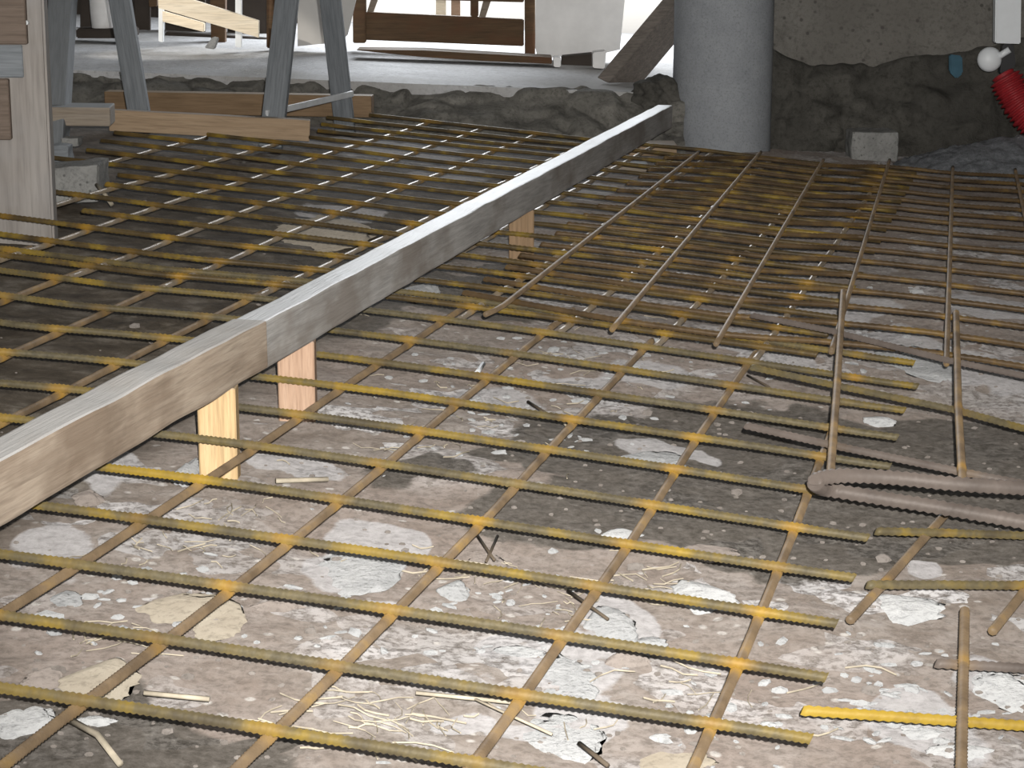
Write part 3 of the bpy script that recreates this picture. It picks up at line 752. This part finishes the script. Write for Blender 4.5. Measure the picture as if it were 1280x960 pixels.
# ------------------------------------------------------------------ stones and chunks on the ground
def stone(px, py, w, h, mat, label, flat=.35, seed=0, cat='stone', name='stone', raise_=0, ang=0):
    c = at(px, py, GOFF + .012); e = at(px + w / 2, py, GOFF + .012); f = at(px, py - h / 2, GOFF + .012)
    gz = ground(c.x, c.y)
    rx = (e - c).length; rz = rx * flat
    ryy = max(.25 * rx, (f.y - c.y) - rz * 1.2)
    bm = bmesh.new(); bmesh.ops.create_icosphere(bm, subdivisions=4, radius=1)
    for v in bm.verts:
        q = v.co.copy(); s = Vector((seed * 3.1, seed, 0))
        k = 1 + .42 * noise.noise(q * 1.1 + s) + .26 * noise.noise(q * 2.6 + s) + .12 * noise.noise(q * 7 + s)
        # broken facets
        for t in range(5):
            nn = Vector((math.sin(seed + t * 2.4), math.cos(seed * 1.7 + t * 1.9), .5 + .3 * math.sin(t + seed))).normalized()
            dpl = q.normalized().dot(nn) * k
            if dpl > .78: k *= .78 / dpl
        q *= k
        v.co = Vector((q.x * rx * 1.12, q.y * ryy * 1.12, max(-.35, q.z) * rz))
    o = link(name, bm_mesh(bm, 'm', True), mat); o.location = (c.x, c.y, gz + rz * .18 + raise_); o.rotation_euler.z = ang
    return tag(o, label, cat)
W, G_, T_, K_ = M['white_chunk'], M['grey_chunk'], M['tan_chunk'], M['pink_chunk']
ST = [
 (880, 736, 62, 38, W, 'white rounded plaster lump in an open cell near the right edge of the front mesh', .30),
 (1132, 757, 76, 36, W, 'white jagged flat plaster piece below the half buried mesh', .14),
 (26, 890, 76, 50, W, 'bright white plaster slab piece at lower left edge', .16),
 (114, 890, 52, 16, W, 'slim bright white chip beside the lower left white slab', .16),
 (698, 903, 110, 56, G_, 'broad pale grey mortar flake near the bottom centre', .07),
 (762, 765, 62, 48, G_, 'grey white rock under the fourth lengthwise bar', .30),
 (700, 832, 82, 58, G_, 'angular pale flake just above the bottom centre flake', .08),
 (445, 692, 112, 54, G_, 'large crusty pale flake left of centre', .07),
 (232, 748, 112, 48, T_, 'flat tan stone under crossbar at left', .16),
 (272, 770, 56, 40, T_, 'smaller tan stone touching the flat tan stone', .15),
 (122, 842, 92, 56, T_, 'tan rounded stone above the bright white slab', .26),
 (52, 838, 52, 40, K_, 'greyish stone left of the tan rounded stone', .35),
 (631, 699, 28, 18, W, 'small bright white chip at the edge of dark damp earth', .35),
 (812, 563, 84, 22, G_, 'thin pale flake on the dark damp earth', .08),
 (568, 720, 36, 26, G_, 'small grey lump right of the third lengthwise bar', .4),
 (234, 580, 26, 36, G_, 'upright pale rock beside the front pine peg', .8),
 (1252, 862, 66, 46, W, 'white chalky flake right of the bottom right bar', .10),
 (1148, 455, 74, 36, G_, 'bluish pale flake between the right hand mesh bars', .07),
 (1100, 521, 32, 12, W, 'little white stone above the thick bent bar', .4),
 (642, 796, 70, 20, G_, 'long pale mortar smear left of the angular pale flake', .07),
 (776, 660, 46, 12, W, 'narrow white flake by the fourth lengthwise bar on dark earth', .12),
 (880, 682, 68, 22, K_, 'rosy flat flake on the dark earth above the white lump', .10),
 (812, 788, 40, 20, G_, 'grey lump right of the grey white rock', .35),
 (602, 690, 54, 44, K_, 'rosy broken stone with twigs left of the small bright chip', .2),
 (784, 812, 50, 20, K_, 'rosy lump below the grey lump', .3),
 (395, 282, 130, 44, T_, 'long pale flat stone lying under the back left mesh', .12),
 (1150, 912, 50, 18, W, 'white flake under the bright yellow bar', .12),
 (1200, 940, 60, 22, W, 'white broken flake at the bottom right corner bar', .12),
 (525, 363, 40, 22, G_, 'pale lump under the mesh right of the grey batten', .4),
 (830, 935, 110, 40, T_, 'wide dusty beige slab at bottom centre right', .07),
 (345, 745, 60, 16, K_, 'thin rosy stone right of the tan stones', .2),
 (108, 610, 34, 22, K_, 'greyish lump beneath the beige batten', .4),
 (78, 735, 40, 26, G_, 'pale flake crossed by a lengthwise bar at far left', .15),
]
for i, a in enumerate(ST): stone(*a[:6], a[6], seed=i * 1.37 + .4)
rk = aty(824, 120, 6.02); bm = bmesh.new(); bmesh.ops.create_icosphere(bm, subdivisions=5, radius=1)
for v in bm.verts:
    q = v.co.copy(); k = 1 + .3 * noise.noise(q * 1.5 + Vector((4, 4, 1))) + .14 * noise.noise(q * 4)
    v.co = Vector((q.x * .075, q.y * .075, max(-.9, q.z) * .056)) * k
o = link('boulder', bm_mesh(bm, 'm', True), M['rock_dark']); o.location = rk + Vector((-.012, 0, -.004)); tag(o, 'dark rough boulder wedged between the leaning plank and the concrete column', 'stone')
# sticks, chips
def stick(p0, p1, r, mat, label, name='stick', off=GOFF + .012, mid=None, flat=None):
    ps = [at(*p0, off)] + ([at(*mid, off + .004)] if mid else []) + [at(*p1, off)]
    if mid: ps = chaikin(chaikin(ps))
    for p in ps: p.z = max(p.z, ground(p.x, p.y) + r * .8)
    org = ps[0].copy(); o = link(name, tube_mesh(ps, r, None, 6, org), mat); o.location = org
    return tag(o, label, 'stick')
stick((80, 896), (150, 955), .0028, M['straw'], 'curved pale stick at the bottom left corner', mid=(126, 918))
stick((594, 469), (604, 455), .0035, M['white'], 'short white stick near the middle of the front mesh', off=-.02)
stick((695, 518), (712, 536), .002, M['straw'], 'straw stub beside a crossing on dark earth')
stick((660, 502), (688, 520), .002, M['twig'], 'dark thin twig above the straw stub')
stick((596, 668), (618, 700), .0016, M['twig'], 'dark twig on the rosy broken stone')
stick((622, 670), (608, 702), .0016, M['twig'], 'second dark twig crossing the rosy broken stone')
stick((710, 738), (760, 774), .0016, M['twig'], 'thin dark twig over the grey white rock')
stick((724, 929), (760, 957), .002, M['twig'], 'dark twig at the bottom edge beside the broad flake')
stick((345, 601), (410, 599), .003, M['straw'], 'pale splinter lying right of the front pine peg')
stick((520, 866), (640, 878), .0018, M['straw'], 'long straw across the bottom centre cell')
stick((880, 350), (898, 361), .004, M['chip'], 'white splinter on the mesh in front of the column')
stick((568, 862), (690, 918), .0012, M['straw'], 'thin long straw under the fourth lengthwise bar')
stick((180, 866), (262, 874), .0022, M['straw'], 'straw stalk right of the tan rounded stone')
stick((934, 469), (962, 484), .0015, M['twig'], 'thin dark wire end beside the slanting mesh offcut')
# loose straw and crumbs: nobody could count them
rnd = random.Random(11); bm = bmesh.new()
def add_straw(x, y, ln, ang, w):
    p = Vector((x, y, ground(x, y) + .002)); dv = Vector((math.cos(ang), math.sin(ang), 0)) * ln / 2; bend = rnd.uniform(-.2, .2) * ln
    side = Vector((-dv.y, dv.x, 0)).normalized()
    pp = []
    for s in (-1, -.3, .3, 1):
        q = p + dv * s + side * bend * (1 - s * s); q.z = ground(q.x, q.y) + .0022 + rnd.uniform(0, .003); pp.append(q)
    rows = [[bm.verts.new(q + side * w), bm.verts.new(q + Vector((0, 0, w * 1.3))), bm.verts.new(q - side * w), bm.verts.new(q - Vector((0, 0, w)))] for q in pp]
    for a, b in zip(rows, rows[1:]):
        for j in range(4): bm.faces.new((a[j], a[(j + 1) % 4], b[(j + 1) % 4], b[j]))
    bm.faces.new(rows[0]); bm.faces.new(rows[-1][::-1])
clumps = [(480, 900, 200, 40, 100), (580, 715, 60, 25, 30), (820, 725, 45, 25, 26), (250, 690, 120, 30, 40), (700, 740, 90, 40, 40), (150, 800, 90, 30, 30), (540, 560, 160, 40, 40), (300, 640, 60, 20, 25), (640, 500, 160, 40, 40), (860, 880, 180, 60, 30), (760, 450, 160, 40, 40), (420, 380, 100, 30, 20)]
for (px, py, rx, ry_, n) in clumps:
    for _ in range(int(n * .55)):
        c = at(px + rnd.gauss(0, .5) * rx, py + rnd.gauss(0, .5) * ry_, GOFF)
        add_straw(c.x, c.y, rnd.uniform(.010, .05), rnd.uniform(0, 6.28), rnd.uniform(.0004, .0009))
o = link('loose_straw', bm_mesh(bm), M['straw']); tag(o, 'loose straw and splinters scattered over the dusty ground', 'straw', kind='stuff')
bm = bmesh.new()
tmpl = []
for k in range(6):
    b2 = bmesh.new(); bmesh.ops.create_icosphere(b2, subdivisions=1, radius=1)
    for v in b2.verts: v.co *= 1 + .35 * noise.noise(v.co * 1.4 + Vector((k * 3, 0, 0)))
    tmpl.append(([v.co.copy() for v in b2.verts], [[v.index for v in f.verts] for f in b2.faces])); b2.free()
for i in range(1050):
    px, py = rnd.uniform(-30, 1310), 180 + 800 * rnd.random() ** .8
    c = at(px, py, GOFF)
    if c.y > 5.8: continue
    if c.x < beam_x(c.y) and rnd.random() < .6: continue
    s = rnd.uniform(.0012, .0036) * (2.4 if rnd.random() < .05 else 1) * (.8 + .12 * c.y)
    vs_, fs_ = tmpl[i % 6]; rot = Matrix.Rotation(rnd.uniform(0, 6.28), 3, 'Z'); gz = ground(c.x, c.y)
    nv = [bm.verts.new(rot @ Vector((v.x * s * 1.2, v.y * s, v.z * s * .6)) + Vector((c.x, c.y, gz + s * .25))) for v in vs_]
    for f in fs_: bm.faces.new([nv[j] for j in f])
o = link('rubble_crumbs', bm_mesh(bm), M['dull_crumb']); tag(o, 'pale crumbs of mortar and grit scattered over the ground', 'rubble', kind='stuff')

bm = bmesh.new()
for i in range(420):
    cl = rnd.choice([(880, 880, 330, 90), (560, 760, 300, 90), (620, 520, 240, 60), (1150, 880, 180, 90), (700, 450, 300, 40), (180, 760, 180, 80), (1100, 430, 160, 50)])
    c = at(cl[0] + rnd.gauss(0, .5) * cl[2], cl[1] + rnd.gauss(0, .5) * cl[3], GOFF)
    if c.x < beam_x(c.y) or c.y > 5: continue
    s = rnd.uniform(.0018, .006) * (1.8 if rnd.random() < .1 else 1)
    vs_, fs_ = tmpl[i % 6]; rot = Matrix.Rotation(rnd.uniform(0, 6.28), 3, 'Z') @ Matrix.Rotation(rnd.uniform(-.5, .5), 3, 'X'); gz = ground(c.x, c.y); st = rnd.uniform(1, 2.2)
    nv = [bm.verts.new(rot @ Vector((v.x * s * st, v.y * s, v.z * s * .4)) + Vector((c.x, c.y, gz + s * .2))) for v in vs_]
    for f in fs_: bm.faces.new([nv[j] for j in f])
o = link('plaster_chips', bm_mesh(bm), G_); tag(o, 'small flat chips of white plaster strewn on the ground under the front mesh', 'rubble', kind='stuff')

# ------------------------------------------------------------------ light: overcast sky over the open front and beyond the back opening
w = bpy.data.worlds.new('sky'); SC.world = w; w.use_nodes = True
bg = w.node_tree.nodes['Background']; bg.inputs['Color'].default_value = (1.0, .985, .96, 1); bg.inputs['Strength'].default_value = 1.5
def area(name, loc, target, sx, sy, power, col=(1, 1, 1)):
    ld = bpy.data.lights.new(name, 'AREA'); ld.shape = 'RECTANGLE'; ld.size = sx; ld.size_y = sy; ld.energy = power; ld.color = col
    o = bpy.data.objects.new(name, ld); COL.objects.link(o); o.location = loc
    o.rotation_euler = (Vector(target) - Vector(loc)).to_track_quat('-Z', 'Y').to_euler(); return o
area('daylight_from_back_opening', (.05, 8.25, 1.05), (.05, 5.2, .0), 1.3, 1.2, 85, (.92, .96, 1.0))
sb = bpy.data.lights.new('added_board_spot', 'SPOT'); sb.energy = 160; sb.spot_size = math.radians(11); sb.spot_blend = .4; sb.shadow_soft_size = .02; sb.color = (1, .93, .82)  # added spot imitating sun on the sloping boards; no side window exists
so = bpy.data.objects.new('added_board_spot', sb); COL.objects.link(so); so.location = (-2.3, 4.9, 1.1)
so.rotation_euler = (Vector((-.98, 6.75, .135)) - so.location).to_track_quat('-Z', 'Y').to_euler()
fl = bpy.data.lights.new('camera_flash', 'SPOT'); fl.energy = 560; fl.shadow_soft_size = .006; fl.color = (1, .965, .91)
fl.spot_size = math.radians(56); fl.spot_blend = 1.0
fo = bpy.data.objects.new('camera_flash', fl); COL.objects.link(fo); fo.location = (.028, .01, CAM_H + .042)
fo.rotation_euler = (Vector((.12, 4.6, 0)) - fo.location).to_track_quat('-Z', 'Y').to_euler()
vs_ = SC.view_settings; vs_.view_transform = 'Standard'; vs_.look = 'None'; vs_.gamma = 1; vs_.exposure = 0.0; vs_.use_curve_mapping = False
